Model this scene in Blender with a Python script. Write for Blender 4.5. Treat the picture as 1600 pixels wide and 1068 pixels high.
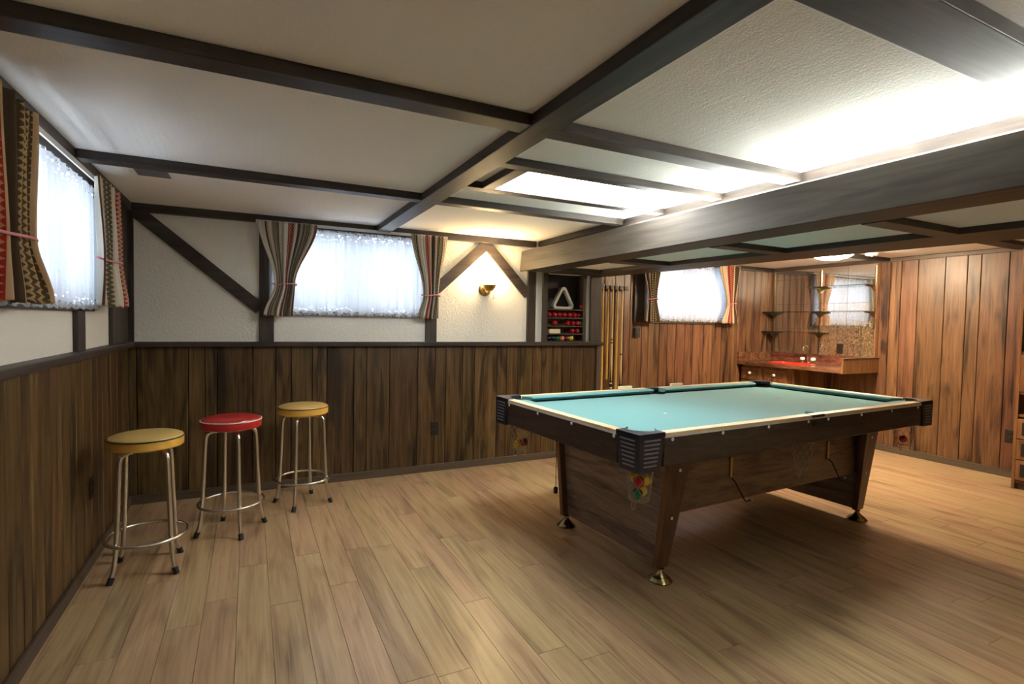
import bpy, math, random
from mathutils import Vector, Matrix
rnd = random.Random(7)
S = bpy.context.scene
for o in list(bpy.data.objects): bpy.data.objects.remove(o)
C = bpy.context.collection
PI = math.pi

# ------------------------------------------------------------------ camera
YAW, PITCH, ROLL, FPX = math.radians(26.3959), math.radians(-2.1357), math.radians(1.0798), 826.21
CAM = Vector((0.741, -4.363, 1.30))
_f = Vector((math.sin(YAW)*math.cos(PITCH), math.cos(YAW)*math.cos(PITCH), math.sin(PITCH)))
_r = Vector((math.cos(YAW), -math.sin(YAW), 0)); _u = _r.cross(_f)
RGT = math.cos(ROLL)*_r + math.sin(ROLL)*_u; UPV = -math.sin(ROLL)*_r + math.cos(ROLL)*_u
cd = bpy.data.cameras.new('camera'); cam = bpy.data.objects.new('camera', cd); C.objects.link(cam)
cd.sensor_fit = 'HORIZONTAL'; cd.sensor_width = 36; cd.lens = FPX/1600*36; cd.clip_start = .02
m = Matrix((RGT, UPV, -_f)).transposed().to_4x4(); m.translation = CAM; cam.matrix_world = m
S.camera = cam
def ray(px): return _f + RGT*((px[0]-800)/FPX) - UPV*((px[1]-534)/FPX)
def onx(px, x): d = ray(px); return CAM + d*((x-CAM.x)/d.x)
def ony(px, y): d = ray(px); return CAM + d*((y-CAM.y)/d.y)
def onz(px, z): d = ray(px); return CAM + d*((z-CAM.z)/d.z)

# ------------------------------------------------------------------ world, daylight, exposure
S.view_settings.view_transform = 'Standard'; S.view_settings.look = 'None'
S.view_settings.gamma = 1; S.view_settings.use_curve_mapping = False
S.view_settings.exposure = 1.88
W = bpy.data.worlds.new('sky'); S.world = W; W.use_nodes = True
W.node_tree.nodes['Background'].inputs[0].default_value = (.80, .90, 1, 1)
W.node_tree.nodes['Background'].inputs[1].default_value = 2.0
def daylight(name, loc, rot, sx, sy, e):
    l = bpy.data.lights.new(name, 'AREA'); l.shape = 'RECTANGLE'; l.size = sx; l.size_y = sy; l.energy = e; l.color = (.80, .89, 1)
    o = bpy.data.objects.new(name, l); C.objects.link(o); o.location = loc; o.rotation_euler = rot
daylight('daylight_back_window', (1.5, .62, 1.75), (-math.radians(90), 0, 0), 1.5, .8, 28)
daylight('daylight_alcove_window', (5.35, .92, 1.75), (-math.radians(90), 0, 0), 1.5, .8, 22)
daylight('daylight_left_window', (-.62, -1.55, 1.75), (0, -math.radians(90), 0), .8, 1.7, 34)

# ------------------------------------------------------------------ materials
MT = {}
class NT:
    def __init__(s, name):
        s.m = bpy.data.materials.new(name); s.m.use_nodes = True; s.t = s.m.node_tree; s.n = s.t.nodes
        s.p = s.n['Principled BSDF']; s.out = s.n['Material Output']; MT[name] = s.m
    def node(s, typ, **kw):
        n = s.n.new(typ)
        for k, v in kw.items():
            if k in n.inputs: n.inputs[k].default_value = v
            else: setattr(n, k, v)
        return n
    def link(s, a, b): s.t.links.new(a, b)
    def math(s, op, a, b=None, c=None):
        n = s.n.new('ShaderNodeMath'); n.operation = op
        for i, x in enumerate((a, b, c)):
            if x is None: continue
            if isinstance(x, (int, float)): n.inputs[i].default_value = x
            else: s.link(x, n.inputs[i])
        return n.outputs[0]
    def mix(s, fac, a, b, blend='MIX'):
        n = s.n.new('ShaderNodeMix'); n.data_type = 'RGBA'; n.blend_type = blend
        for i, x in ((0, fac), (6, a), (7, b)):
            if isinstance(x, (int, float)): n.inputs[i].default_value = x
            elif isinstance(x, tuple): n.inputs[i].default_value = x if len(x) == 4 else (*x, 1)
            else: s.link(x, n.inputs[i])
        return n.outputs[2]
    def ramp(s, fac, stops, interp='LINEAR'):
        n = s.n.new('ShaderNodeValToRGB'); cr = n.color_ramp; cr.interpolation = interp
        while len(cr.elements) > 1: cr.elements.remove(cr.elements[-1])
        cr.elements[0].position = stops[0][0]; cr.elements[0].color = (*stops[0][1], 1)
        for p, c in stops[1:]:
            e = cr.elements.new(p); e.color = (*c, 1)
        s.link(fac, n.inputs[0]); return n.outputs[0]
    def bump(s, h, strength=.2, dist=.01):
        n = s.node('ShaderNodeBump', Strength=strength, Distance=dist); s.link(h, n.inputs['Height']); s.link(n.outputs[0], s.p.inputs['Normal'])
    def pos(s, scale=(1, 1, 1), rand=True):
        g = s.n.new('ShaderNodeNewGeometry').outputs['Position']
        if rand:
            r = s.n.new('ShaderNodeObjectInfo').outputs['Random']
            v = s.node('ShaderNodeVectorMath', operation='SCALE'); v.inputs[0].default_value = (37, 53, 71); s.link(r, v.inputs['Scale'])
            a = s.node('ShaderNodeVectorMath', operation='ADD'); s.link(g, a.inputs[0]); s.link(v.outputs[0], a.inputs[1]); g = a.outputs[0]
        k = s.node('ShaderNodeVectorMath', operation='MULTIPLY'); s.link(g, k.inputs[0]); k.inputs[1].default_value = scale
        return k.outputs[0]
def plain(name, col, rough=.5, metal=0, emit=None, es=0, spec=.5, coat=0):
    t = NT(name); p = t.p
    p.inputs['Base Color'].default_value = (*col, 1); p.inputs['Roughness'].default_value = rough; p.inputs['Metallic'].default_value = metal
    p.inputs['Specular IOR Level'].default_value = spec; p.inputs['Coat Weight'].default_value = coat
    if emit: p.inputs['Emission Color'].default_value = (*emit, 1); p.inputs['Emission Strength'].default_value = es
    return t
def wood(name, stops, axis='z', across=26, along=1.6, rough=.45, var=.35, knots=.6, coat=0, bump=.08, rand=True, knotcol=(.02, .012, .008), spec=.4, fine=1.0):
    t = NT(name)
    sc = [across]*3; sc['xyz'.index(axis)] = along
    v = t.pos(tuple(sc), rand)
    n1 = t.node('ShaderNodeTexNoise', Scale=1.0, Detail=7.0, Roughness=.62, Distortion=.9); t.link(v, n1.inputs['Vector'])
    sc2 = [7.0]*3; sc2['xyz'.index(axis)] = .9
    v2 = t.pos(tuple(sc2), rand)
    n2 = t.node('ShaderNodeTexNoise', Scale=1.0, Detail=3.0, Roughness=.5, Distortion=1.6); t.link(v2, n2.inputs['Vector'])
    # rings: bands of the coarse field give cathedral figure
    w = t.math('MULTIPLY', n2.outputs[0], 15.0); w = t.math('SINE', w); w = t.math('MULTIPLY_ADD', w, .5, .5)
    f = t.math('ADD', t.math('MULTIPLY', n1.outputs[0], .62*fine), t.math('MULTIPLY', w, .16))
    f = t.math('ADD', f, t.math('MULTIPLY', n2.outputs[0], .36))
    sc3 = [across*4.5]*3; sc3['xyz'.index(axis)] = along*3
    v3 = t.pos(tuple(sc3), rand); n3 = t.node('ShaderNodeTexNoise', Scale=1.0, Detail=2.0, Roughness=.5, Distortion=.4); t.link(v3, n3.inputs['Vector'])
    f = t.math('ADD', f, t.math('MULTIPLY', t.math('SUBTRACT', n3.outputs[0], .5), .42))
    col = t.ramp(f, stops)
    if knots:
        sk = [5.0]*3; sk['xyz'.index(axis)] = 2.2
        vk = t.pos(tuple(sk), rand); vo = t.node('ShaderNodeTexVoronoi', Scale=1.0, Randomness=1.0); t.link(vk, vo.inputs['Vector'])
        k = t.node('ShaderNodeMapRange'); k.inputs[1].default_value = .030; k.inputs[2].default_value = .22; k.inputs[3].default_value = knots; k.inputs[4].default_value = 0
        t.link(vo.outputs['Distance'], k.inputs[0]); col = t.mix(k.outputs[0], col, knotcol)
    oi = t.n.new('ShaderNodeObjectInfo').outputs['Random']
    hs = t.n.new('ShaderNodeHueSaturation'); t.link(col, hs.inputs['Color'])
    t.link(t.math('MULTIPLY_ADD', oi, var, 1-var/2), hs.inputs['Value'])
    r2 = t.math('FRACT', t.math('MULTIPLY', oi, 7.31)); t.link(t.math('MULTIPLY_ADD', r2, .02, .49), hs.inputs['Hue'])
    t.link(hs.outputs[0], t.p.inputs['Base Color'])
    t.p.inputs['Roughness'].default_value = rough; t.p.inputs['Specular IOR Level'].default_value = spec; t.p.inputs['Coat Weight'].default_value = coat
    if bump: t.bump(n1.outputs[0], bump, .004)
    return t
wood('walnut_panel', [(.36, (.010, .006, .003)), (.50, (.042, .023, .008)), (.64, (.088, .050, .017)), (.80, (.150, .094, .036))], 'z', 20, 1.0, .42, .55, .6)
wood('warm_lit_panel', [(.36, (.022, .010, .006)), (.49, (.080, .036, .018)), (.64, (.150, .070, .033)), (.82, (.225, .115, .058))], 'z', 15, .85, .40, .34, .6, coat=.0)  # same panelling as the walnut, with warm lamplight put into its redder colour
wood('floor_oak', [(.30, (.150, .086, .050)), (.44, (.290, .185, .104)), (.62, (.400, .270, .150)), (.82, (.490, .350, .200))], 'y', 24, .9, .29, .14, .35, knotcol=(.12, .07, .05), bump=.03)
for ax in 'xyz':
    wood('dark_timber_'+ax, [(.3, (.014, .010, .008)), (.55, (.034, .025, .021)), (.8, (.060, .046, .038))], ax, 18, 1.2, .48, .12, .25, bump=.1)
wood('valance_wood', [(.3, (.024, .019, .015)), (.55, (.043, .035, .028)), (.8, (.066, .054, .043))], 'y', 14, .9, .6, .1, .5, bump=.08)
for ax in 'xyz':
    wood('base_brown_'+ax, [(.3, (.050, .034, .024)), (.6, (.085, .060, .042)), (.85, (.11, .08, .056))], ax, 20, 1, .5, .1, 0)
for ax in 'xy':
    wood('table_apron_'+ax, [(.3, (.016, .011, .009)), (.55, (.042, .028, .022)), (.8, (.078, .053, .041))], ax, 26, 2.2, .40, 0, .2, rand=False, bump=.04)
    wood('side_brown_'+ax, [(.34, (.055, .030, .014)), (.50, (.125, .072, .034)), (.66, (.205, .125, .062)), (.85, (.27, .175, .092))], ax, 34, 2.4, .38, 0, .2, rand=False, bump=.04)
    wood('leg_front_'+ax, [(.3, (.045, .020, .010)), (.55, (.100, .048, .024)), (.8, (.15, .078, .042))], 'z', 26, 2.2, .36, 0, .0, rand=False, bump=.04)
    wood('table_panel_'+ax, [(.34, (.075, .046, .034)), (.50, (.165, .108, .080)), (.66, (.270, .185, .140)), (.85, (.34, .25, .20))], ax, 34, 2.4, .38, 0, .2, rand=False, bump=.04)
wood('table_edge', [(.3, (.10, .035, .014)), (.6, (.19, .075, .028)), (.85, (.25, .11, .045))], 'z', 26, 2, .35, 0, 0, rand=False)
wood('rail_maple', [(.3, (.52, .38, .22)), (.6, (.66, .52, .34)), (.85, (.74, .62, .44))], 'x', 20, 2, .28, 0, 0, rand=False)
wood('cabinet_wood', [(.3, (.075, .030, .012)), (.55, (.190, .085, .034)), (.8, (.290, .145, .060))], 'z', 24, 1.6, .36, .12, .2)
wood('counter_laminate', [(.3, (.040, .014, .010)), (.55, (.130, .050, .030)), (.8, (.230, .105, .062))], 'y', 9, 5, .22, 0, .3, rand=False)
wood('cue_maple', [(.3, (.50, .36, .16)), (.6, (.62, .47, .24)), (.85, (.70, .56, .32))], 'z', 60, 3, .3, .12, 0)
wood('cue_honey', [(.3, (.42, .24, .05)), (.6, (.55, .33, .08)), (.85, (.62, .41, .13))], 'z', 60, 3, .3, .12, 0)
wood('cue_brown', [(.3, (.06, .028, .012)), (.6, (.12, .055, .022)), (.85, (.16, .08, .035))], 'z', 60, 3, .3, .1, 0)

def plaster(name, col, scale, strength, rough=.85, streak=False):
    t = NT(name)
    v = t.pos((1, 1, 1), False)
    n = t.node('ShaderNodeTexNoise', Scale=scale, Detail=4.0, Roughness=.6); t.link(v, n.inputs['Vector'])
    v2 = t.pos((.9, .9, .9), False); n2 = t.node('ShaderNodeTexNoise', Scale=1.3, Detail=4.0); t.link(v2, n2.inputs['Vector'])
    c = t.mix(t.math('MULTIPLY', n2.outputs[0], .6), col, (col[0]*.95, col[1]*.93, col[2]*.88))
    t.link(c, t.p.inputs['Base Color']); t.p.inputs['Roughness'].default_value = rough; t.p.inputs['Specular IOR Level'].default_value = .25
    h = n.outputs[0]
    if streak:
        v3 = t.pos((40, 4, 1), False); n3 = t.node('ShaderNodeTexNoise', Scale=1.0, Detail=3.0); t.link(v3, n3.inputs['Vector'])
        h = t.math('ADD', h, t.math('MULTIPLY', n3.outputs[0], .6))
    t.bump(h, strength, .006); return t
plaster('wall_plaster', (.83, .83, .79), 75, 1.0)
plaster('ceiling_plaster', (.87, .86, .84), 140, .5, streak=True)
plain('dark_paint', (.018, .015, .014), .55); plain('groove_dark', (.010, .007, .005), .9)
plain('outlet_brown', (.016, .011, .009), .4); plain('white_plastic', (.75, .74, .70), .4); plain('black_plastic', (.012, .012, .014), .38)
plain('cap_blue_black', (.016, .018, .034), .32, spec=.6); plain('cap_rib', (.32, .34, .42), .3, .6)
plain('brass', (.55, .38, .14), .28, 1); plain('antique_brass', (.34, .26, .13), .22, 1); plain('chrome', (.78, .78, .78), .09, 1)
plain('tube_metal', (.68, .66, .62), .25, 1); plain('rubber', (.012, .012, .012), .7)
plain('vinyl_yellow', (.66, .38, .06), .36, coat=.1); plain('vinyl_yellow_top', (.62, .42, .13), .36, coat=.1); plain('vinyl_red', (.42, .014, .016), .28, coat=.25)
plain('piping_black', (.015, .012, .012), .5); plain('piping_white', (.80, .74, .66), .5); plain('piping_red', (.18, .03, .02), .5)
plain('cream', (.78, .70, .48), .5); plain('nickel_dot', (.86, .86, .88), .3)
plain('net_cord', (.40, .34, .23), .8); plain('leather_black', (.014, .012, .012), .45)
plain('sink_red', (.70, .030, .012), .2, coat=.4); plain('crystal', (.85, .85, .85), .12); plain('vent_grey', (.16, .16, .20), .5)
plain('dark_interior', (.010, .008, .007), .8); plain('cord_black', (.012, .012, .012), .6); plain('tie_pink', (.66, .26, .30), .8)
plain('rod_white', (.62, .62, .62), .4); plain('window_frame_white', (.78, .79, .80), .4); plain('triangle_plastic', (.66, .65, .60), .35)
plain('tape_blue', (.75, .76, .74), .5)
plain('tube_glow', (1, 1, 1), .5, emit=(.97, 1.0, .93), es=42)
plain('panel_glow', (1, 1, 1), .4, emit=(.98, 1.0, .96), es=8.0)
plain('dome_glow', (1, 1, 1), .4, emit=(1.0, .78, .52), es=70)
plain('shade_glow', (1, 1, 1), .4, emit=(1.0, .70, .36), es=18)
for n_, c_ in dict(ball_red=(.42, .006, .012), ball_yellow=(.75, .52, .04), ball_cream=(.72, .58, .22), ball_green=(.006, .13, .06), ball_navy=(.008, .010, .045), ball_black=(.008, .008, .010), ball_pink=(.80, .25, .14), ball_brown=(.14, .03, .018)).items(): plain(n_, c_, .12, coat=.5)
t = NT('felt'); v = t.pos((1, 1, 1), False); n = t.node('ShaderNodeTexNoise', Scale=420.0, Detail=2.0); t.link(v, n.inputs['Vector'])
t.link(t.mix(n.outputs[0], (.074, .240, .262), (.092, .275, .296)), t.p.inputs['Base Color']); t.p.inputs['Roughness'].default_value = .95; t.p.inputs['Specular IOR Level'].default_value = .1
t.p.inputs['Sheen Weight'].default_value = .35; t.bump(n.outputs[0], .1, .001)
# clear glass without refraction noise
def glass(name, tint, refl):
    t = NT(name); tr = t.node('ShaderNodeBsdfTransparent'); tr.inputs[0].default_value = (*tint, 1)
    gl = t.node('ShaderNodeBsdfGlossy', Roughness=.02); mx = t.node('ShaderNodeMixShader')
    fr = t.node('ShaderNodeFresnel', IOR=1.45); t.link(t.math('MULTIPLY', fr.outputs[0], refl), mx.inputs[0])
    t.link(tr.outputs[0], mx.inputs[1]); t.link(gl.outputs[0], mx.inputs[2]); t.link(mx.outputs[0], t.out.inputs[0])
glass('pane_glass', (.95, .97, .97), 1.0); glass('shelf_glass', (.80, .90, .86), 1.0)
# lace: open weave of threads and holes, more solid at the floral borders
t = NT('lace'); uv = t.n.new('ShaderNodeTexCoord').outputs['UV']
sp = t.n.new('ShaderNodeSeparateXYZ'); t.link(uv, sp.inputs[0])
vm = t.node('ShaderNodeVectorMath', operation='MULTIPLY'); t.link(uv, vm.inputs[0]); vm.inputs[1].default_value = (60, 40, 1)
vo = t.node('ShaderNodeTexVoronoi', Scale=1.0); t.link(vm.outputs[0], vo.inputs['Vector'])
vm2 = t.node('ShaderNodeVectorMath', operation='MULTIPLY'); t.link(uv, vm2.inputs[0]); vm2.inputs[1].default_value = (9, 5, 1)
nz = t.node('ShaderNodeTexNoise', Scale=1.0, Detail=3.0, Distortion=1.0); t.link(vm2.outputs[0], nz.inputs['Vector'])
bord = t.math('GREATER_THAN', t.math('ABSOLUTE', t.math('SUBTRACT', sp.outputs[1], .5)), .38)
hole = t.math('LESS_THAN', vo.outputs['Distance'], t.math('MULTIPLY_ADD', nz.outputs[0], .5, .08))
hole = t.math('MULTIPLY', hole, t.math('MULTIPLY_ADD', bord, .55, .06))
tr = t.node('ShaderNodeBsdfTransparent'); tl = t.node('ShaderNodeBsdfTranslucent'); tl.inputs[0].default_value = (.17, .175, .195, 1)
df = t.node('ShaderNodeBsdfDiffuse'); df.inputs[0].default_value = (.80, .81, .85, 1)
m1 = t.node('ShaderNodeMixShader'); m1.inputs[0].default_value = .55; t.link(df.outputs[0], m1.inputs[1]); t.link(tl.outputs[0], m1.inputs[2])
m2 = t.node('ShaderNodeMixShader'); t.link(hole, m2.inputs[0]); t.link(m1.outputs[0], m2.inputs[1]); t.link(tr.outputs[0], m2.inputs[2]); t.link(m2.outputs[0], t.out.inputs[0])
# woven curtain with vertical stripes and zigzag bands
t = NT('curtain_fabric'); uv = t.n.new('ShaderNodeTexCoord').outputs['UV']; sp = t.n.new('ShaderNodeSeparateXYZ'); t.link(uv, sp.inputs[0])
oc = t.n.new('ShaderNodeSeparateColor'); t.link(t.n.new('ShaderNodeObjectInfo').outputs['Color'], oc.inputs[0])
zig = t.math('PINGPONG', t.math('MULTIPLY', sp.outputs[1], 26.0), .5)
U0 = t.math('FRACT', t.math('ADD', t.math('MULTIPLY', sp.outputs[0], oc.outputs[2]), oc.outputs[0]))
base = t.ramp(U0, [(0, (.50, .46, .38)), (.10, (.10, .035, .020)), (.14, (.52, .48, .40)), (.22, (.10, .095, .060)), (.34, (.50, .46, .39)), (.40, (.58, .56, .52)), (.50, (.30, .030, .030)), (.60, (.50, .45, .38)), (.65, (.07, .060, .055)), (.70, (.40, .34, .26)), (.75, (.085, .080, .055)), (.90, (.48, .43, .36)), (.95, (.17, .06, .035))], 'CONSTANT')
z2 = t.math('FRACT', t.math('MULTIPLY_ADD', zig, 1.0, t.math('MULTIPLY', U0, 34.0)))
zmask = t.math('LESS_THAN', z2, .42)
band = t.ramp(U0, [(0, (0, 0, 0)), (.22, (1, 1, 1)), (.34, (0, 0, 0)), (.50, (.8, .8, .8)), (.60, (0, 0, 0)), (.75, (1, 1, 1)), (.90, (0, 0, 0))], 'CONSTANT')
bs = t.n.new('ShaderNodeSeparateColor'); t.link(band, bs.inputs[0])
col = t.mix(t.math('MULTIPLY', t.math('MULTIPLY', zmask, bs.outputs[0]), .75), base, (.50, .44, .33))
col = t.mix(oc.outputs[1], col, (.95, .62, .30), 'MULTIPLY')
t.link(col, t.p.inputs['Base Color']); t.p.inputs['Roughness'].default_value = .9; t.p.inputs['Specular IOR Level'].default_value = .15
wv = t.node('ShaderNodeTexNoise', Scale=300.0); t.link(uv, wv.inputs['Vector']); t.bump(wv.outputs[0], .25, .002)
# mirror tiles with gold veining
def mirror(name, amt):
    t = NT(name); v = t.pos((1, 1, 1), False)
    a = t.node('ShaderNodeTexNoise', Scale=34.0, Detail=5.0, Roughness=.65, Distortion=2.2); t.link(v, a.inputs['Vector'])
    b = t.node('ShaderNodeTexNoise', Scale=4.0, Detail=2.0); t.link(v, b.inputs['Vector'])
    k = t.node('ShaderNodeMapRange'); k.inputs[1].default_value = .030; k.inputs[2].default_value = 0; k.inputs[3].default_value = 0; k.inputs[4].default_value = 1
    t.link(t.math('ABSOLUTE', t.math('SUBTRACT', a.outputs[0], .5)), k.inputs[0])
    f = t.math('MULTIPLY', k.outputs[0], t.math('MULTIPLY', b.outputs[0], amt))
    t.link(t.mix(f, (.80, .80, .78), (.42, .28, .10)), t.p.inputs['Base Color'])
    t.link(t.math('MULTIPLY_ADD', f, .5, .02), t.p.inputs['Roughness']); t.link(t.math('MULTIPLY_ADD', f, -.6, 1.0), t.p.inputs['Metallic'])
mirror('mirror_clear', .5); mirror('mirror_veined', 2.6)

# ------------------------------------------------------------------ mesh helpers
class MB:
    def __init__(s): s.v = []; s.f = []; s.uv = None
    def box(s, x0, x1, y0, y1, z0, z1, M=None):
        b = len(s.v); P = [(x, y, z) for z in (z0, z1) for y in (y0, y1) for x in (x0, x1)]
        if M: P = [tuple(M @ Vector(p)) for p in P]
        s.v += P
        s.f += [tuple(b+i for i in q) for q in ((0, 2, 3, 1), (4, 5, 7, 6), (0, 1, 5, 4), (2, 6, 7, 3), (0, 4, 6, 2), (1, 3, 7, 5))]
        return s
    def hexa(s, bot, top):   # two 4-point loops
        b = len(s.v); s.v += [tuple(p) for p in bot]+[tuple(p) for p in top]
        s.f += [(b+3, b+2, b+1, b), (b+4, b+5, b+6, b+7)]+[(b+i, b+(i+1) % 4, b+4+(i+1) % 4, b+4+i) for i in range(4)]
        return s
    def prism(s, pts, off):  # polygon pts extruded by vector off
        b = len(s.v); n = len(pts); off = Vector(off)
        s.v += [tuple(p) for p in pts]+[tuple(Vector(p)+off) for p in pts]
        s.f += [tuple(range(b+n-1, b-1, -1)), tuple(range(b+n, b+2*n))]+[(b+i, b+(i+1) % n, b+n+(i+1) % n, b+n+i) for i in range(n)]
        return s
    def tube(s, pts, r, n=10, closed=False, caps=True):
        pts = [Vector(p) for p in pts]; k = len(pts); R = r if isinstance(r, (list, tuple)) else [r]*k
        b = len(s.v); prev = None
        for i, p in enumerate(pts):
            a = pts[(i-1) % k] if (closed or i > 0) else p; c = pts[(i+1) % k] if (closed or i < k-1) else p
            d = (c-a).normalized()
            if prev is None: prev = d.orthogonal().normalized()
            e = (prev-d*prev.dot(d)); e = e.normalized() if e.length > 1e-6 else d.orthogonal().normalized(); prev = e
            g = d.cross(e)
            for j in range(n):
                t_ = 2*PI*j/n; s.v.append(tuple(p+(e*math.cos(t_)+g*math.sin(t_))*R[i]))
        for i in range(k if closed else k-1):
            i2 = (i+1) % k
            for j in range(n): s.f.append((b+i*n+j, b+i*n+(j+1) % n, b+i2*n+(j+1) % n, b+i2*n+j))
        if caps and not closed: s.f += [tuple(b+j for j in range(n-1, -1, -1)), tuple(b+(k-1)*n+j for j in range(n))]
        return s
    def lathe(s, prof, n=28, c=(0, 0, 0), axis='z'):
        b = len(s.v); c = Vector(c)
        for r, z in prof:
            for j in range(n):
                t_ = 2*PI*j/n; p = Vector((r*math.cos(t_), r*math.sin(t_), z))
                if axis == 'y': p = Vector((p.x, -p.z, p.y))
                if axis == 'x': p = Vector((-p.z, p.y, p.x))
                s.v.append(tuple(c+p))
        for i in range(len(prof)-1):
            for j in range(n): s.f.append((b+i*n+j, b+i*n+(j+1) % n, b+(i+1)*n+(j+1) % n, b+(i+1)*n+j))
        s.f.append(tuple(b+j for j in range(n-1, -1, -1))); s.f.append(tuple(b+(len(prof)-1)*n+j for j in range(n)))
        return s
    def ball(s, r, c=(0, 0, 0), n=20): return s.lathe([(r*math.sin(PI*(i+.02)/10.04), -r*math.cos(PI*(i+.02)/10.04)) for i in range(11)], n, c)
    def mesh(s, name, mat, smooth=False):
        me = bpy.data.meshes.new(name); me.from_pydata(s.v, [], s.f)
        if s.uv:
            l = me.uv_layers.new(name='UVMap')
            for p in me.polygons:
                for li, vi in zip(p.loop_indices, p.vertices): l.data[li].uv = s.uv[vi]
        if mat: me.materials.append(MT[mat])
        if smooth:
            me.polygons.foreach_set('use_smooth', [True]*len(me.polygons))
        me.update(); return me
    def build(s, name, mat, parent=None, smooth=False, bev=0, seg=2, loc=None):
        o = bpy.data.objects.new(name, s.mesh(name, mat, smooth)); C.objects.link(o)
        if parent: o.parent = parent
        if loc: o.location = loc
        if smooth:
            es = o.modifiers.new('split', 'EDGE_SPLIT'); es.split_angle = math.radians(40)
        if bev:
            b = o.modifiers.new('bevel', 'BEVEL'); b.width = bev; b.segments = seg; b.limit_method = 'ANGLE'
        return o
def tag(o, label, cat, group=None):
    o['label'] = label; o['category'] = cat
    if group: o['group'] = group
    return o
def struct(o, label=None):
    o['kind'] = 'structure'
    if label: o['label'] = label
    return o
def thing(name, label, cat, loc=(0, 0, 0), rz=0, group=None):
    o = bpy.data.objects.new(name, None); C.objects.link(o); o.location = loc; o.rotation_euler = (0, 0, rz); o.empty_display_size = .1
    return tag(o, label, cat, group)
def copy_tree(o, parent=None):
    c = o.copy(); C.objects.link(c); c.parent = parent
    for ch in o.children: copy_tree(ch, c)
    return c
def rect_with_holes(mb, a0, a1, z0, z1, holes, fn):
    # cover the rectangle a0..a1 x z0..z1 with boxes, leaving the holes open; fn(a0,a1,z0,z1) adds one box
    xs = sorted({a0, a1, *[h[0] for h in holes], *[h[1] for h in holes]})
    for i in range(len(xs)-1):
        xa, xb = xs[i], xs[i+1]; hh = sorted([(h[2], h[3]) for h in holes if h[0] <= xa+1e-6 and h[1] >= xb-1e-6])
        z = z0
        for (c, d) in hh:
            if c > z+1e-6: fn(xa, xb, z, c)
            z = d
        if z < z1-1e-6: fn(xa, xb, z, z1)

H = 2.055; XR = 6.823; YB = .304; YF = -5.9; RAIL = 1.12
# ------------------------------------------------------------------ floor
fl = MB().box(-.30, XR+.30, YF-.2, YB+.3, -.15, -.006).build('floor', 'floor_oak'); struct(fl, 'light oak laminate plank floor')
pw = .133; x = .957-pw*8; count = 0; cols = []
while x < XR: cols.append(x); x += pw
meshes = {}
for ci, x in enumerate(cols):
    xa = max(x, .001); xb = min(x+pw, XR-.001)
    if xb-xa < .02: continue
    # nothing of the floor nearer than this can be seen by the camera
    ylim = -4.0 if x > 1.0 else -3.2
    y = YB+.0-rnd.uniform(0, 1.0) if x > 3.9 else -rnd.uniform(.05, 1.1)
    top = (YB if x > 3.9 else 0)-.002
    segs = [(y, top)]
    while y > ylim: segs.append((y-1.21, y)); y -= 1.21
    for (ya, yb) in segs:
        ln = round(yb-ya, 3); wd = round(xb-xa, 3)
        if ln < .06: continue
        key = (ln, wd)
        if key not in meshes:
            g = .0002; c = .0008
            mb = MB(); mb.hexa([(g, g, -.006), (wd-g, g, -.006), (wd-g, ln-g, -.006), (g, ln-g, -.006)], [(g+c, g+c, 0), (wd-g-c, g+c, 0), (wd-g-c, ln-g-c, 0), (g+c, ln-g-c, 0)])
            meshes[key] = mb.mesh('floor_plank', 'floor_oak')
        o = bpy.data.objects.new('floor_plank', meshes[key]); C.objects.link(o); o.parent = fl; o.location = (xa, ya, 0); count += 1
print('floor planks', count)

# ------------------------------------------------------------------ wall planking
def planks(wall, xs, axis, face, depth, z0, z1, mat, name='plank'):
    # vertical boards between successive positions xs along the wall; face = coordinate of the visible front, depth goes into the wall
    for a, b in zip(xs, xs[1:]):
        g = .0022; c = .003; lo, hi = min(a, b)+g, max(a, b)-g
        def P(u, w, z): return (u, w, z) if axis == 'x' else (w, u, z)
        w0, w1 = face, face+depth; wc = face+(c if depth > 0 else -c)
        pts = []
        loop = [(lo+c, w0), (hi-c, w0), (hi, wc), (hi, w1), (lo, w1), (lo, wc)]
        mb = MB().prism([P(u, w, z0) for u, w in loop], (0, 0, z1-z0))
        mb.build(name, mat, wall)
WIN1 = (.90, 2.10, 1.36, 1.96); NICHE = (3.265, 3.70, RAIL, 1.775)
mb = MB()
rect_with_holes(mb, -.30, 3.90, RAIL-.02, H, [WIN1, NICHE], lambda a, b, c, d: mb.box(a, b, .02, YB, c, d))
mb.box(NICHE[0], NICHE[1], .15, YB, NICHE[2], NICHE[3])
mb.box(-.30, 3.90, .012, YB, -.006, RAIL-.02)
wA = struct(mb.build('wall_back', 'wall_plaster'), 'white stucco wall with dark half-timber boards above walnut panelling')
MB().box(0, 3.895, .0095, .0118, 0, RAIL-.03).build('panel_backing', 'groove_dark', wA)
gA = [0, .047, .35, .452, .528, .761, .917, 1.024, 1.176, 1.285, 1.491, 1.592, 1.779, 2.018, 2.171, 2.269, 2.424, 2.54, 2.76, 2.857, 2.969, 3.125, 3.228, 3.449, 3.552, 3.694, 3.847]
planks(wA, gA, 'x', 0, .009, .0, RAIL-.035, 'walnut_panel')
MB().box(3.849, 3.905, -.012, .02, 0, RAIL-.036).build('end_board', 'base_brown_z', wA, bev=.003)
MB().box(.0, 3.91, -.042, .02, RAIL-.035, RAIL).build('chair_rail', 'dark_timber_x', wA, bev=.004)
def timberA(x0, x1, z0, z1, name='timber_post', mat='dark_timber_z'): MB().box(x0, x1, -.002, .02, z0, z1).build(name, mat, wA, bev=.002)
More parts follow.
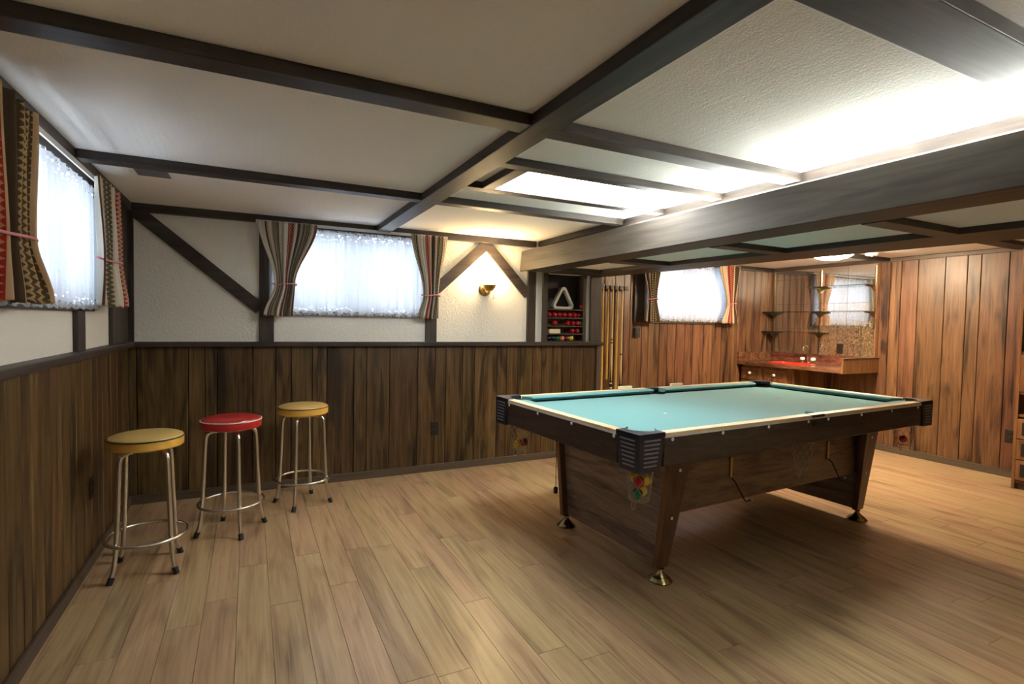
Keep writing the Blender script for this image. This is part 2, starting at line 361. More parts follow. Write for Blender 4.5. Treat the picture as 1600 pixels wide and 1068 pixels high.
def diagA(a, b, w, name='timber_brace', y0=-.001):
    a = Vector((a[0], 0, a[1])); b = Vector((b[0], 0, b[1])); d = (b-a).normalized(); n = Vector((-d.z, 0, d.x))*w/2
    pts = [a-n, b-n, b+n, a+n]; MB().prism([(p.x, y0, p.z) for p in pts], (0, .021, 0)).build(name, 'dark_timber_x', wA)
timberA(-.02, .035, RAIL, H-.05)
timberA(.803, .904, RAIL, H-.05); timberA(2.084, 2.181, RAIL, H-.05)
timberA(3.06, 3.148, RAIL, 1.80)
timberA(.904, 2.084, WIN1[3], H-.05, 'timber_header', 'dark_timber_x'); timberA(.904, 2.084, 1.325, WIN1[2], 'timber_sill', 'dark_timber_x')
diagA((.03, 2.02), (.81, 1.365), .09)
diagA((2.175, 1.57), (2.655, 2.005), .088); diagA((2.625, 2.005), (3.065, 1.56), .088, y0=-.0015)
timberA(3.225, 3.265, RAIL, 1.79); timberA(3.70, 3.72, RAIL, 1.79); timberA(3.768, 3.90, RAIL, 1.79)
MB().box(0.03, 3.13, -.028, .02, H-.055, H-.0).build('cornice', 'dark_timber_x', wA, bev=.003)
bb = MB().box(0, 3.905, -.014, -.0005, 0, .062).build('baseboard_back', 'base_brown_x', bev=.003); struct(bb, 'brown baseboard under the walnut panelling of the back wall')

# left wall
WINL = (-2.15, -.92, 1.36, 1.96)
mb = MB(); rect_with_holes(mb, YF, .02, RAIL-.02, H, [WINL], lambda a, b, c, d: mb.box(-.30, -.02, a, b, c, d)); mb.box(-.30, -.012, YF, .02, -.006, RAIL-.02)
wL = struct(mb.build('wall_left', 'wall_plaster'), 'left wall with a lace-curtained window over dark walnut panelling')
MB().box(-.0118, -.0095, YF, 0, 0, RAIL-.03).build('panel_backing', 'groove_dark', wL)
gL = [0, -.186, -.333, -.50, -.699, -.81, -.926, -1.09, -1.20, -1.306, -1.42, -1.549, -1.647, -1.791, -1.873, -2.01]
y = -2.01
while y > -3.2: y -= rnd.choice((.10, .14, .2, .24)); gL.append(y)
planks(wL, gL, 'y', 0, -.009, 0, RAIL-.035, 'walnut_panel')
planks(wL, [gL[-1], -4.4, YF], 'y', 0, -.009, 0, RAIL-.035, 'walnut_panel')
MB().box(-.02, .045, YF, -.043, RAIL-.035, RAIL).build('chair_rail', 'dark_timber_y', wL, bev=.004)
def timberL(y0, y1, z0, z1, name='timber_post', mat='dark_timber_z'): MB().box(-.02, .002, y0, y1, z0, z1).build(name, mat, wL, bev=.002)
timberL(-.44, .018, RAIL, H-.05); timberL(-1.16, -1.03, RAIL, 1.325); timberL(-2.28, -2.15, RAIL, H-.05)
timberL(WINL[0], -.85, 1.315, WINL[2], 'timber_sill', 'dark_timber_y'); timberL(WINL[0], -.92, WINL[3], H-.05, 'timber_header', 'dark_timber_y'); timberL(-.92, -.80, RAIL+.20, H-.05)
timberL(-3.6, -3.48, RAIL, H-.05)
MB().box(-.02, .03, YF, .0, H-.055, H).build('cornice', 'dark_timber_y', wL, bev=.003)
struct(MB().box(.0005, .016, YF, -.015, 0, .062).build('baseboard_left', 'base_brown_y', bev=.003), 'brown baseboard along the left wall')

# alcove wall (B)
WINB = (4.74, 5.98, 1.37, 1.99)
mb = MB(); rect_with_holes(mb, 3.90, XR+.3, -.006, H, [WINB], lambda a, b, c, d: mb.box(a, b, YB+.012, YB+.30, c, d))
wB = struct(mb.build('wall_alcove', 'groove_dark'), 'brown panelled alcove wall behind the pool table')
gB = [3.90, 4.03, 4.16, 4.30, 4.421, 4.509, 4.677, 4.772, 4.932, 5.056, 5.183, 5.322, 5.453, 5.619, 5.767, 5.918, 6.045, 6.191, 6.345, 6.473, 6.603, 6.736, XR]
def planksB(a, b):
    if b <= WINB[0]+.001 or a >= WINB[1]-.001: planks(wB, [a, b], 'x', YB, .010, 0, 2.0, 'warm_lit_panel'); return
    if a < WINB[0]: planks(wB, [a, WINB[0]], 'x', YB, .010, WINB[2], 2.0, 'warm_lit_panel')
    if b > WINB[1]: planks(wB, [WINB[1], b], 'x', YB, .010, WINB[2], 2.0, 'warm_lit_panel')
    planks(wB, [a, b], 'x', YB, .010, 0, WINB[2], 'warm_lit_panel')
for a, b in zip(gB, gB[1:]): planksB(a, b)
MB().box(3.90, XR, YB-.022, YB+.012, 2.0, H).build('cornice', 'dark_timber_x', wB, bev=.003)
MB().box(WINB[0]-.06, WINB[1]+.06, YB-.018, YB, WINB[2]-.05, WINB[2]).build('window_sill_board', 'dark_timber_x', wB, bev=.003)
MB().box(WINB[0]-.19, WINB[0]-.02, YB-.022, YB, WINB[2]-.05, 2.0).build('curtain_shadow_board', 'dark_timber_z', wB, bev=.003)  # dark board added in place of the curtain's shadow on the panelling
struct(MB().box(3.91, XR-.6, YB-.014, YB-.0005, 0, .062).build('baseboard_alcove', 'base_brown_x', bev=.003), 'brown baseboard of the alcove wall')

# right wall
wR = struct(MB().box(XR+.012, XR+.3, YF, YB+.012, -.006, H).build('wall_right', 'groove_dark'), 'glossy brown panelled wall on the right')
gR = [YB, .05, -.20, -.45, -.70, -1.0, -1.101, -1.206, -1.36, -1.593, -1.771, -1.876, -2.08, -2.25, -2.5, -2.8, -3.1, -3.4]
planks(wR, gR, 'y', XR, .010, 0, 2.012, 'warm_lit_panel'); planks(wR, [-3.4, -4.6, YF], 'y', XR, .010, 0, 2.012, 'warm_lit_panel')
MB().box(XR-.018, XR+.012, YF, YB-.02, 2.012, 2.05).build('cornice', 'base_brown_y', wR, bev=.003)
struct(MB().box(XR-.014, XR-.0005, -2.29, -1.0, 0, .066).build('baseboard_right', 'base_brown_y', bev=.003), 'brown baseboard under the glossy panelled wall on the right')
# wall behind the camera
wF = struct(MB().box(-.30, XR+.3, YF-.2, YF, -.006, H).build('wall_front', 'wall_plaster'), 'plain white wall behind the viewer')

# ------------------------------------------------------------------ ceiling
ce = struct(MB().box(-.30, XR+.3, YF-.2, YB+.3, H, H+.15).build('ceiling', 'ceiling_plaster'), 'white textured ceiling crossed by dark timber beams')
def beam(x0, x1, y0, y1, d=.042, mat='dark_timber_x', name='beam'): return MB().box(x0, x1, y0, y1, H-d, H).build(name, mat, ce, bev=.003)
BX0, BX1, CX0, CX1 = 1.655, 1.765, 3.145, 3.235
beam(BX0, BX1, YF, -.03, .045, 'dark_timber_y')
for y0, y1 in ((-1.285, -1.205), (-2.65, -2.555)):
    beam(.03, BX0, y0, y1); beam(BX1, CX0, y0, y1)
beam(.03, BX0, -3.72, -3.57); beam(BX1, CX0, -3.72, -3.57); beam(.03, BX0, -4.8, -4.7); beam(BX1, CX0, -4.8, -4.7)
beam(CX0, CX1, YF, -.03, .05, 'dark_timber_y')
beam(BX1, CX0, -2.17, -2.10, .036, name='panel_frame'); beam(BX1, CX0, -1.70, -1.63, .036, name='panel_frame')
beam(1.865, 1.935, -2.10, -1.70, .036, 'dark_timber_y', 'panel_frame'); beam(2.955, 3.02, -2.10, -1.70, .036, 'dark_timber_y', 'panel_frame')
# right ceiling beams
beam(4.3, XR-.018, -1.10, -1.02, .035); beam(4.3, XR-.018, -2.27, -2.13, .035); beam(4.3, XR-.018, -3.45, -3.33, .035)
# soffit (dropped bulkhead) and valance with the light trough
def sx(y): return 3.93-.105*y if y > -4 else 3.93+.42
mb = MB(); mb.hexa([(CX1, 0, 1.805), (CX1, YF, 1.805), (sx(YF), YF, 1.805), (sx(0), 0, 1.805)][::-1], [(CX1, 0, H), (CX1, YF, H), (sx(YF), YF, H), (sx(0), 0, H)][::-1])
so = struct(mb.build('trim_1', 'ceiling_plaster'), 'dropped soffit with pale panels framed in dark timber beyond the big beam')
def sbeam(pts, mat, z0=1.772, z1=1.806): MB().prism([(x, y, z0) for x, y in pts], (0, 0, z1-z0)).build('beam', mat, so, bev=.002)
def sl(y): return 3.655-.07*y if y > -4 else 3.655+.28   # inner edge of the right-hand beam
sbeam([(2.995, 0), (2.995, YF), (3.235, YF), (3.235, 0)], 'dark_timber_y', 1.776, 1.806)
sbeam([(sl(0), 0), (sl(-4), -4), (sl(-4), YF), (sx(-4)+.01, YF), (sx(-4)+.01, -4), (sx(0)+.01, 0)], 'dark_timber_y')
for y0, y1 in ((0, -.28), (-1.0, -1.13), (-2.0, -2.10), (-2.89, -2.99), (-3.9, -4.0)): sbeam([(3.235, y0), (3.235, y1), (sl(y1), y1), (sl(y0), y0)], 'dark_timber_x', 1.7725, 1.806)
mb = MB(); mb.hexa([(2.965, YF, 1.768), (2.990, YF, 1.768), (2.990, -.012, 1.768), (2.965, -.012, 1.768)], [(2.965, YF, 1.948), (2.990, YF, 1.948), (2.990, -.045, 1.948), (2.965, -.045, 1.948)])
struct(mb.build('trim_2', 'valance_wood', bev=.003), 'long brown valance board hiding the cove lights under the ceiling')

# ------------------------------------------------------------------ windows
def window(name, a0, a1, z0, z1, axis, face, out, label):
    # opening a0..a1; face = wall surface, out = +1/-1 direction to outdoors; local build in wall coordinates
    w = bpy.data.objects.new(name, None); C.objects.link(w); struct(w, label)
    def bx(mb, u0, u1, d0, d1, c0, c1):
        p, q = sorted((face+out*d0, face+out*d1))
        return mb.box(u0, u1, p, q, c0, c1) if axis == 'x' else mb.box(p, q, u0, u1, c0, c1)
    mid = (a0+a1)/2
    for (u0, u1, c0, c1) in ((a0, a0+.05, z0, z1), (a1-.05, a1, z0, z1), (a0+.05, a1-.05, z0, z0+.05), (a0+.05, a1-.05, z1-.05, z1)):
        bx(MB(), u0, u1, .12, .18, c0, c1).build('frame', 'window_frame_white', w)
    bx(MB(), mid-.025, mid+.025, .125, .175, z0+.05, z1-.05).build('mullion', 'window_frame_white', w)
    for u0, u1 in ((a0+.05, mid-.025), (mid+.025, a1-.05)): bx(MB(), u0, u1, .147, .152, z0+.05, z1-.05).build('pane', 'pane_glass', w)
window('window_1', *WIN1, 'x', .02, 1, 'basement slider window behind lace in the stucco back wall')
window('window_2', *WINL, 'y', -.02, -1, 'basement slider window behind lace in the left wall')
window('window_3', *WINB, 'x', YB, 1, 'basement slider window behind lace in the panelled alcove wall')

def drape(name, label, group, edges, wallpt, axis, nrm, lo, mat='curtain_fabric', folds=5, amp=.018, nu=70, nv=40, tie=None, off=None, tone=(0, 0, 1)):
    off = off or (.022 if mat == 'lace' else .088)
    # edges: list of (v, left, right) along the wall from top (v=0) to bottom (v=1); ztop,zbot in lo; wall normal nrm (+1/-1 into room)
    zt, zb = lo
    def lerp(v):
        for (v0, l0, r0), (v1, l1, r1) in zip(edges, edges[1:]):
            if v <= v1+1e-9:
                k = (v-v0)/(v1-v0); k = k*k*(3-2*k); return l0+(l1-l0)*k, r0+(r1-r0)*k
        return edges[-1][1:]
    mb = MB(); mb.uv = []
    for j in range(nv+1):
        v = j/nv; l, r = lerp(v)
        for i in range(nu+1):
            u = i/nu; a = l+(r-l)*u; ph = 2*PI*folds*u
            w_ = abs(r-l)/max(abs(edges[0][2]-edges[0][1]), 1e-6)
            d = amp*(.55+.45*v)*math.sin(ph+.6*math.sin(3*v+u*4))+amp*.35*math.sin(2.3*ph+1.3)
            d *= (.6+.6*w_); z = zt+(zb-zt)*v+(.004*math.sin(ph*1.7) if j == nv else 0)
            dd = wallpt+nrm*(off+d)
            mb.v.append((a, dd, z) if axis == 'x' else (dd, a, z)); mb.uv.append((u, v))
    n = nu+1
    for j in range(nv):
        for i in range(nu): mb.f.append((j*n+i, j*n+i+1, (j+1)*n+i+1, (j+1)*n+i))
    if tie is None:
        o = mb.build(name, mat, smooth=False); o.data.polygons.foreach_set('use_smooth', [True]*len(o.data.polygons)); return tag(o, label, 'curtain', group)
    root = thing(name, label, 'curtain', (0, 0, 0), 0, group)
    o = mb.build('cloth', mat, root); o.color = (tone[0], tone[1], tone[2], 1); o.data.polygons.foreach_set('use_smooth', [True]*len(o.data.polygons))
    so_ = o.modifiers.new('thick', 'SOLIDIFY'); so_.thickness = .003
    l, r = lerp(tie); c = (l+r)/2; z = zt+(zb-zt)*tie; pts = []
    for k in range(24):
        t_ = 2*PI*k/24; a = c+(abs(r-l)/2+.010)*math.cos(t_); dd = wallpt+nrm*(off+(amp*1.1+.012)*math.sin(t_)); zz = z+.006*math.sin(2*t_)
        pts.append((a, dd, zz) if axis == 'x' else (dd, a, zz))
    MB().tube(pts, .0048, 8, True).build('tie', 'tie_pink', root, smooth=True)
    return root
GC = 'striped woven curtains'
drape('curtain', 'striped woven curtain tied back left of the back wall window', GC, [(0, .793, 1.20), (.66, .905, 1.045), (1, .832, 1.03)], 0, 'x', -1, (2.005, 1.315), tie=.66, tone=(.0, 0, 1))
drape('curtain', 'striped woven curtain tied back between the back wall window and the lit wall sconce', GC, [(0, 1.925, 2.235), (.72, 2.03, 2.168), (1, 1.985, 2.165)], 0, 'x', -1, (2.008, 1.318), tie=.72, tone=(.22, 0, .75))
drape('curtain', 'striped curtain tied back left of the window beside the cue rack', GC, [(0, 4.57, 4.86), (.63, 4.66, 4.79), (1, 4.635, 4.85)], YB-.02, 'x', -1, (2.02, 1.335), tie=.63, tone=(.63, .25, .3))
drape('curtain', 'orange-red striped curtain tied back between the alcove window and the sink corner', GC, [(0, 5.72, 6.10), (.66, 5.865, 6.02), (1, 5.785, 6.08)], YB-.02, 'x', -1, (2.03, 1.335), tie=.66, tone=(.34, .5, .42))
drape('curtain', 'zigzag striped curtain tied back beside the dark corner post of the left wall', GC, [(0, -1.22, -.74), (.63, -1.16, -.72), (1, -1.18, -.56)], 0, 'y', 1, (1.965, 1.345), tie=.63, tone=(.13, 0, .50))
drape('curtain', 'golden zigzag curtain at the very left edge, tied with pink cord', GC, [(0, -2.45, -1.99), (.66, -2.40, -2.05), (1, -2.5, -1.86)], 0, 'y', 1, (1.965, 1.335), tie=.68, tone=(.48, .7, .5))
GL_ = 'white lace window panels'
drape('lace_curtain', 'white lace panel over the back wall window', GL_, [(0, .87, 2.14), (1, .87, 2.14)], -.004, 'x', -1, (1.985, 1.325), 'lace', 16, .007, 160, 16)
drape('lace_curtain', 'white lace panel over the alcove window behind the pool table', GL_, [(0, 4.68, 6.03), (1, 4.68, 6.03)], YB-.004, 'x', -1, (2.01, 1.345), 'lace', 16, .006, 160, 16)
drape('lace_curtain', 'white lace panel over the left wall window', GL_, [(0, -2.2, -.88), (1, -2.2, -.88)], .004, 'y', 1, (1.945, 1.325), 'lace', 16, .007, 160, 16)
for (p0, p1, ax, lab) in (((.78, -.048, 2.004), (2.25, -.048, 2.004), 'x', 'flat white curtain rod over the back wall window'), ((4.56, YB-.066, 2.03), (6.10, YB-.066, 2.03), 'x', 'flat white curtain rod over the alcove window'), ((.050, -2.5, 1.972), (.050, -.72, 1.972), 'y', 'flat white curtain rod over the left wall window')):
    mb = MB()
    if ax == 'x':
        mb.box(p0[0], p1[0], p0[1]-.004, p0[1]+.004, p0[2]-.011, p0[2]+.011)
        wall = 0.018 if p0[0] < 3 else YB
        for e in (p0[0], p1[0]-.008): mb.box(e, e+.008, p0[1], wall, p0[2]-.011, p0[2]+.011)
    else:
        mb.box(p0[0]-.004, p0[0]+.004, p0[1], p1[1], p0[2]-.011, p0[2]+.011)
        for e in (p0[1], p1[1]-.008): mb.box(-.02, p0[0], e, e+.008, p0[2]-.011, p0[2]+.011)
    tag(mb.build('curtain_rod', 'rod_white'), lab, 'curtain rod', 'flat curtain rods')

# ------------------------------------------------------------------ lamps
# fluorescent tubes in the trough behind the valance
for i, y1 in enumerate((-1.38, -2.62, -3.86, -4.68)):
    t = thing('fluorescent_tube', '%s fluorescent tube in the trough behind the long valance' % ('far', 'second', 'third', 'nearest')[i], 'light', (3.115, y1, 1.806), 0, 'cove tubes')
    LT = .80 if i == 2 else 1.2
    MB().box(-.03, .03, -LT, 0, 0, .105).build('batten', 'white_plastic', t)
    MB().tube([(0, -LT+.02, .126), (0, -.02, .126)], .014, 12).build('tube', 'tube_glow', t, smooth=True)
    for yy in (-LT+.005, -.02): MB().box(-.014, .014, yy, yy+.015, .105, .143).build('socket', 'white_plastic', t)
# ceiling light panel
lp = thing('ceiling_light_panel', 'rectangular lit ceiling light panel framed in dark wood', 'light', (2.445, -1.90, H-.03))
MB().box(-.508, .508, -.198, .198, 0, .006).build('diffuser', 'panel_glow', lp); MB().box(-.508, .508, -.198, .198, .006, .030).build('tray', 'white_plastic', lp)
# dome lamp
dm = thing('dome_lamp', 'round glass dome lamp lit on the ceiling near the sink', 'lamp', (5.70, -1.18, H))
MB().lathe([(.10, 0), (.15, -.004), (.15, -.016), (.12, -.020)][::-1], 40).build('base', 'white_plastic', dm, smooth=True)
MB().lathe([(.002, -.108), (.07, -.103), (.13, -.088), (.17, -.066), (.188, -.045), (.18, -.028), (.13, -.0185)], 40).build('glass_dome', 'dome_glow', dm, smooth=True)
sd = thing('smoke_detector', 'small round white smoke detector beside the dome lamp', 'smoke detector', (6.27, -1.22, H))
MB().lathe([(.02, -.032), (.05, -.030), (.062, -.018), (.066, 0)], 28).build('cover', 'white_plastic', sd, smooth=True); MB().lathe([(.012, -.036), (.016, -.030)], 14, (.0, 0, 0)).build('button', 'white_plastic', sd, smooth=True)
# sconce
sc = thing('wall_sconce', 'brass wall sconce with glowing shade on the stucco', 'lamp', (2.63, .02, 1.565)); sc.scale = (1.2, 1.2, 1.2)
MB().lathe([(.048, 0), (.05, .006), (.042, .014), (.02, .018)], 28, (0, 0, .02), 'y').build('back_plate', 'brass', sc, smooth=True)
MB().tube([(0, -.012, .015), (0, -.05, -.005), (0, -.075, -.002), (0, -.08, .012)], .008, 10).build('arm', 'brass', sc, smooth=True)
MB().lathe([(.006, -.012), (.028, -.004), (.046, .016), (.052, .040), (.049, .040), (.043, .018), (.020, .004)], 28, (0, -.085, .012)).build('cup', 'brass', sc, smooth=True)
MB().lathe([(.030, .0), (.052, .035), (.060, .075), (.056, .115), (.048, .135), (.044, .133), (.052, .11), (.055, .075), (.046, .036), (.02, .004)], 28, (0, -.085, .045)).build('glass_shade', 'shade_glow', sc, smooth=True)
MB().tube([(.03, -.10, .01), (.031, -.101, -.045)], .0022, 6).build('pull_chain', 'brass', sc); MB().ball(.005, (.031, -.101, -.048), 10).build('pull_knob', 'brass', sc, smooth=True)

# ceiling vent
vt = thing('ceiling_vent', 'small grey metal air vent on the ceiling by the left window', 'vent', (.28, -1.03, H))
MB().box(-.075, .075, -.155, .13, -.006, 0).build('flange', 'vent_grey', vt, bev=.002)
for k in range(7): MB().box(-.055+.0165*k-.005, -.055+.0165*k+.005, -.13, .11, -.010, -.006).build('louvre', 'vent_grey', vt)

# outlets
def outlet(p, axis, nrm, label, mat='outlet_brown'):
    t = thing('wall_outlet', label, 'outlet', p, {'x': 0, 'y': PI/2, 'ry': -PI/2}[axis], 'dark wall outlets')
    # local: plate faces -y
    MB().box(-.036, .036, -.007, 0, -.058, .058).build('plate', mat, t, bev=.003)
    for zz in (-.022, .022):
        s_ = MB().box(-.016, .016, -.010, -.007, zz-.014, zz+.014).build('socket', mat, t, bev=.002)
        MB().box(-.008, -.004, -.0105, -.010, zz-.004, zz+.007).box(.004, .008, -.0105, -.010, zz-.004, zz+.007).build('slot', 'groove_dark', s_)
outlet((2.174, -.0005, .372), 'x', -1, 'dark outlet on the walnut panelling under the sconce end of the back wall')
outlet((.0005, -.958, .40), 'y', 1, 'dark outlet low on the left wall beside the nearest yellow stool')
outlet((4.60, YB-.0225, 1.215), 'x', -1, 'dark outlet under the striped curtain beside the cue rack')
outlet((XR-.0075, -.60, 1.067), 'ry', -1, 'black outlet set in the mirror tiles over the sink counter')
outlet((XR-.0005, -2.145, .37), 'ry', -1, 'dark outlet on the glossy panelled wall beside the shelf unit')

# ------------------------------------------------------------------ ball niche
rk = thing('ball_rack', 'dark wooden wall niche with four shelves for snooker balls', 'shelf', ((NICHE[0]+NICHE[1])/2, .15, RAIL))
hw = (NICHE[1]-NICHE[0])/2
MB().box(-hw, hw, -.012, 0, 0, NICHE[3]-RAIL).build('back_panel', 'dark_paint', rk)
for s_ in (-1, 1): MB().box(min(s_*hw, s_*(hw-.016)), max(s_*hw, s_*(hw-.016)), -.148, -.012, 0, NICHE[3]-RAIL).build('side_panel', 'dark_timber_z', rk)
SH = [1.128, 1.201, 1.276, 1.356, 1.437]
for z in SH: MB().box(-hw+.016, hw-.016, -.145, -.012, z-RAIL-(.0075 if z == SH[0] else .012), z-RAIL).build('shelf', 'dark_timber_x', rk)
# dividers behind the balls (warm brown back strips)
for z0, z1 in zip(SH[:-1], SH[1:]): MB().box(-hw+.016, hw-.016, -.016, -.012, z0-RAIL, z1-RAIL-.012).build('back_strip', 'cabinet_wood', rk)
ballmesh = {}
def ball(px, py, shelf, colour, label, r=.0262, y=.045, x=None, z=None):
    x = ony((px, py), y).x if x is None else x; z = SH[shelf]+r if z is None else z
    k = (colour, r)
    if k not in ballmesh: ballmesh[k] = MB().ball(r).mesh('snooker_ball', colour, True)
    o = bpy.data.objects.new('snooker_ball', ballmesh[k]); C.objects.link(o); o.location = (x, y, z); return tag(o, label, 'ball', 'snooker balls')
ball(909.5, 479, 4, 'ball_red', 'red snooker ball beside the plastic triangle on the top shelf of the niche')
ordn = ['first', 'second', 'third', 'fourth', 'fifth', 'sixth', 'seventh']
for i, x in enumerate((857.5, 866, 874, 882, 889.8, 897.0, 903.6)): ball(x, 490, 3, 'ball_red', 'red snooker ball, %s from the left in the full row of reds' % ordn[i])
for x, lab in ((866.5, 'lone red snooker ball in the row with the cream ball'), (886.5, 'red ball, second from the left in the row with the cream ball'), (894.5, 'red ball, third from the left in the row with the cream ball'), (902, 'red ball touching the cream ball')): ball(x, 502, 2, 'ball_red', lab)
ball(909.6, 502, 2, 'ball_cream', 'cream yellow cue ball at the right end of the middle niche row')
ball(893.5, 515, 1, 'ball_red', 'left one of two red balls in the row with the cream chalk box'); ball(901.5, 515, 1, 'ball_red', 'right one of two red balls in the row with the cream chalk box')
for x, c, lab in ((857, 'ball_black', 'black ball at the left end of the bottom niche row'), (864, 'ball_navy', 'dark blue ball next to the black ball in the bottom row'), (871, 'ball_green', 'green ball beside the pink ball in the bottom row'), (878, 'ball_pink', 'pink orange ball in the bottom niche row'), (885, 'ball_brown', 'brown ball between the pink and yellow balls'), (892, 'ball_yellow', 'golden yellow ball in the bottom niche row')): ball(x, 527, 0, c, lab)
cbx = (ony((857.5, 515), .03).x+ony((875, 515), .03).x)/2
tag(MB().box(-.06, .06, -.025, .025, 0, .042).build('chalk_box', 'cream', bev=.002, loc=(cbx, .045, SH[1])), 'small cream chalk box on the second shelf from the bottom', 'box')
# triangle
A_, B_, C_ = ony((862.5, 480), .05), ony((900.5, 481), .05), ony((881.5, 442), .05)
tz = SH[4]; cx = (A_.x+B_.x)/2; hw_ = (B_.x-A_.x)/2; ht = C_.z-SH[4]
tri = [(-hw_, .0), (hw_, .0), (0, ht)]
def rounded(tri, r, n=6):
    out = []
    for i in range(3):
        p = Vector(tri[i]); a = (Vector(tri[i-1])-p).normalized(); b = (Vector(tri[(i+1) % 3])-p).normalized()
        half = a.angle(b)/2; d = r/math.tan(half); c = p+(a+b).normalized()*(r/math.sin(half)); s0 = p+a*d-c; s1 = p+b*d-c
        a0 = math.atan2(s0.y, s0.x); a1 = math.atan2(s1.y, s1.x)
        while a1-a0 > PI: a1 -= 2*PI
        while a1-a0 < -PI: a1 += 2*PI
        out += [(c.x+r*math.cos(a0+(a1-a0)*k/n), c.y+r*math.sin(a0+(a1-a0)*k/n)) for k in range(n+1)]
    return out
oo = rounded(tri, .034); cen = Vector((0, ht/3)); ii = rounded([tuple(cen+(Vector(p)-cen)*.70) for p in tri], .014)
mb = MB(); n = len(oo)
for yy in (-.022, .022):
    for L in (oo, ii):
        for p in L: mb.v.append((p[0], yy, p[1]))
for k in range(n):
    k2 = (k+1) % n
    mb.f += [(k, k2, n+k2, n+k), (2*n+k2, 2*n+k, 3*n+k, 3*n+k2), (k2, k, 2*n+k, 2*n+k2), (n+k, n+k2, 3*n+k2, 3*n+k)]
tag(mb.build('ball_triangle', 'triangle_plastic', loc=(cx, .085, SH[4])), 'pale plastic ball triangle standing on the top shelf of the niche', 'triangle')

# ------------------------------------------------------------------ cue rack and cues
cr = thing('cue_rack', 'dark wooden wall rack holding upright pool cues', 'rack', (4.22, YB, .22))
mb = MB(); pts = [(-.17, 0), (-.19, -.03), (-.18, -.06), (-.15, -.072), (.15, -.072), (.18, -.06), (.19, -.03), (.17, 0)]
MB().box(-.185, .185, -.034, 0, 1.446, 1.492).build('top_bar', 'dark_timber_x', cr, bev=.003)
cxs = [4.097, 4.161, 4.221, 4.283, 4.347]; ed = [-.19]+[c-4.22 for c in cxs]+[.19]
for a_, b_ in zip(ed, ed[1:]): MB().box(a_+(.0125 if a_ > -.19 else 0), b_-(.0125 if b_ < .19 else 0), -.085, -.034, 1.448, 1.490).build('finger', 'dark_timber_x', cr, bev=.004)
MB().prism([(x, y*1.45, 0) for x, y in pts], (0, 0, .03)).build('base_shelf', 'dark_timber_x', cr, bev=.003)
cue_spec = [(4.097, 1.47, 'honey', 'plain honey wood cue, leftmost in the wall rack'), (4.161, 1.50, 'brown', 'honey cue with brown butt, second from the left in the rack'), (4.221, 1.53, 'band', 'pale cue with black and white banded butt in the middle of the rack'), (4.283, 1.47, 'honey', 'plain honey wood cue, fourth from the left in the rack'), (4.347, 1.45, 'spear', 'pale maple cue with dark pointed butt, rightmost in the rack')]
for x, ln, kind, lab in cue_spec:
    q = thing('pool_cue', lab, 'cue', (x, YB-.062, .2502), 0, 'pool cues')
    R0 = .0165; R1 = .0085; rr = lambda t_: R0+(R1-R0)*t_
    shaft = 'cue_honey' if kind in ('honey', 'brown') else 'cue_maple'
    bz = {'honey': .06, 'brown': .46, 'band': .44, 'spear': .40}[kind]
    def seg(z0, z1, mat, nm): MB().tube([(0, 0, z0), (0, 0, (z0+z1)/2), (0, 0, z1)], [rr(z0/ln), rr((z0+z1)/2/ln), rr(z1/ln)], 12).build(nm, mat, q, smooth=True)
    seg(0, .03, 'rubber', 'bumper'); seg(.03, bz, {'honey': 'cue_honey', 'brown': 'cue_brown', 'band': 'black_plastic', 'spear': 'black_plastic'}[kind], 'butt'); seg(bz, ln-.03, shaft, 'shaft'); seg(ln-.03, ln-.008, 'white_plastic', 'ferrule'); seg(ln-.008, ln, 'tape_blue', 'tip')
    if kind in ('band', 'spear'):
        zj = .88 if kind == 'band' else .72
        MB().tube([(0, 0, zj), (0, 0, zj+.012)], rr(zj/ln)+.0008, 12).build('joint_ring', 'black_plastic', q, smooth=True)
        if kind == 'band':
            MB().tube([(0, 0, zj-.035), (0, 0, zj-.025)], rr(zj/ln)+.0008, 12).build('joint_ring', 'black_plastic', q, smooth=True)
            for zz in (.26, .31, .36, .41): MB().tube([(0, 0, zz), (0, 0, zz+.012)], rr(zz/ln)+.0008, 12).build('butt_ring', 'white_plastic', q, smooth=True)
        # dark points running up the shaft
        for k in range(4):
            a_ = PI/4+PI/2*k; r0 = rr(bz/ln)+.0006
            mb = MB(); mb.v = [(r0*math.cos(a_-.6), r0*math.sin(a_-.6), bz-.002), (r0*math.cos(a_), r0*math.sin(a_), bz-.002), (r0*math.cos(a_+.6), r0*math.sin(a_+.6), bz-.002), (r0*.97*math.cos(a_), r0*.97*math.sin(a_), bz+.20), (r0*.9*math.cos(a_), r0*.9*math.sin(a_), bz-.002)]
            mb.f = [(0, 1, 3), (1, 2, 3), (2, 4, 3), (4, 0, 3), (0, 4, 2, 1)]; mb.build('butt_point', 'black_plastic', q)

# ------------------------------------------------------------------ pool table
TL, TW, ZT, ZB = 1.317, .650, .824, .672
TX, TY, TTH = 3.512, -1.873, .058
T = thing('pool_table', 'pool table with teal cloth, dark wood apron and black corner castings', 'pool table', (TX, TY, 0), TTH)
def tw(x, y, z): return Vector((TX+x*math.cos(TTH)-y*math.sin(TTH), TY+x*math.sin(TTH)+y*math.cos(TTH), z))
for s in (-1, 1):
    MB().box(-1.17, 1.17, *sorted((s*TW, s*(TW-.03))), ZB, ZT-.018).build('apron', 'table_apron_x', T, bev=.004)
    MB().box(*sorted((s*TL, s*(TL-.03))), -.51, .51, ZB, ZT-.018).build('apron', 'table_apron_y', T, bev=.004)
MB().box(-TL+.032, TL-.032, -TW+.032, TW-.032, .70, .735).build('slate_frame', 'dark_interior', T)
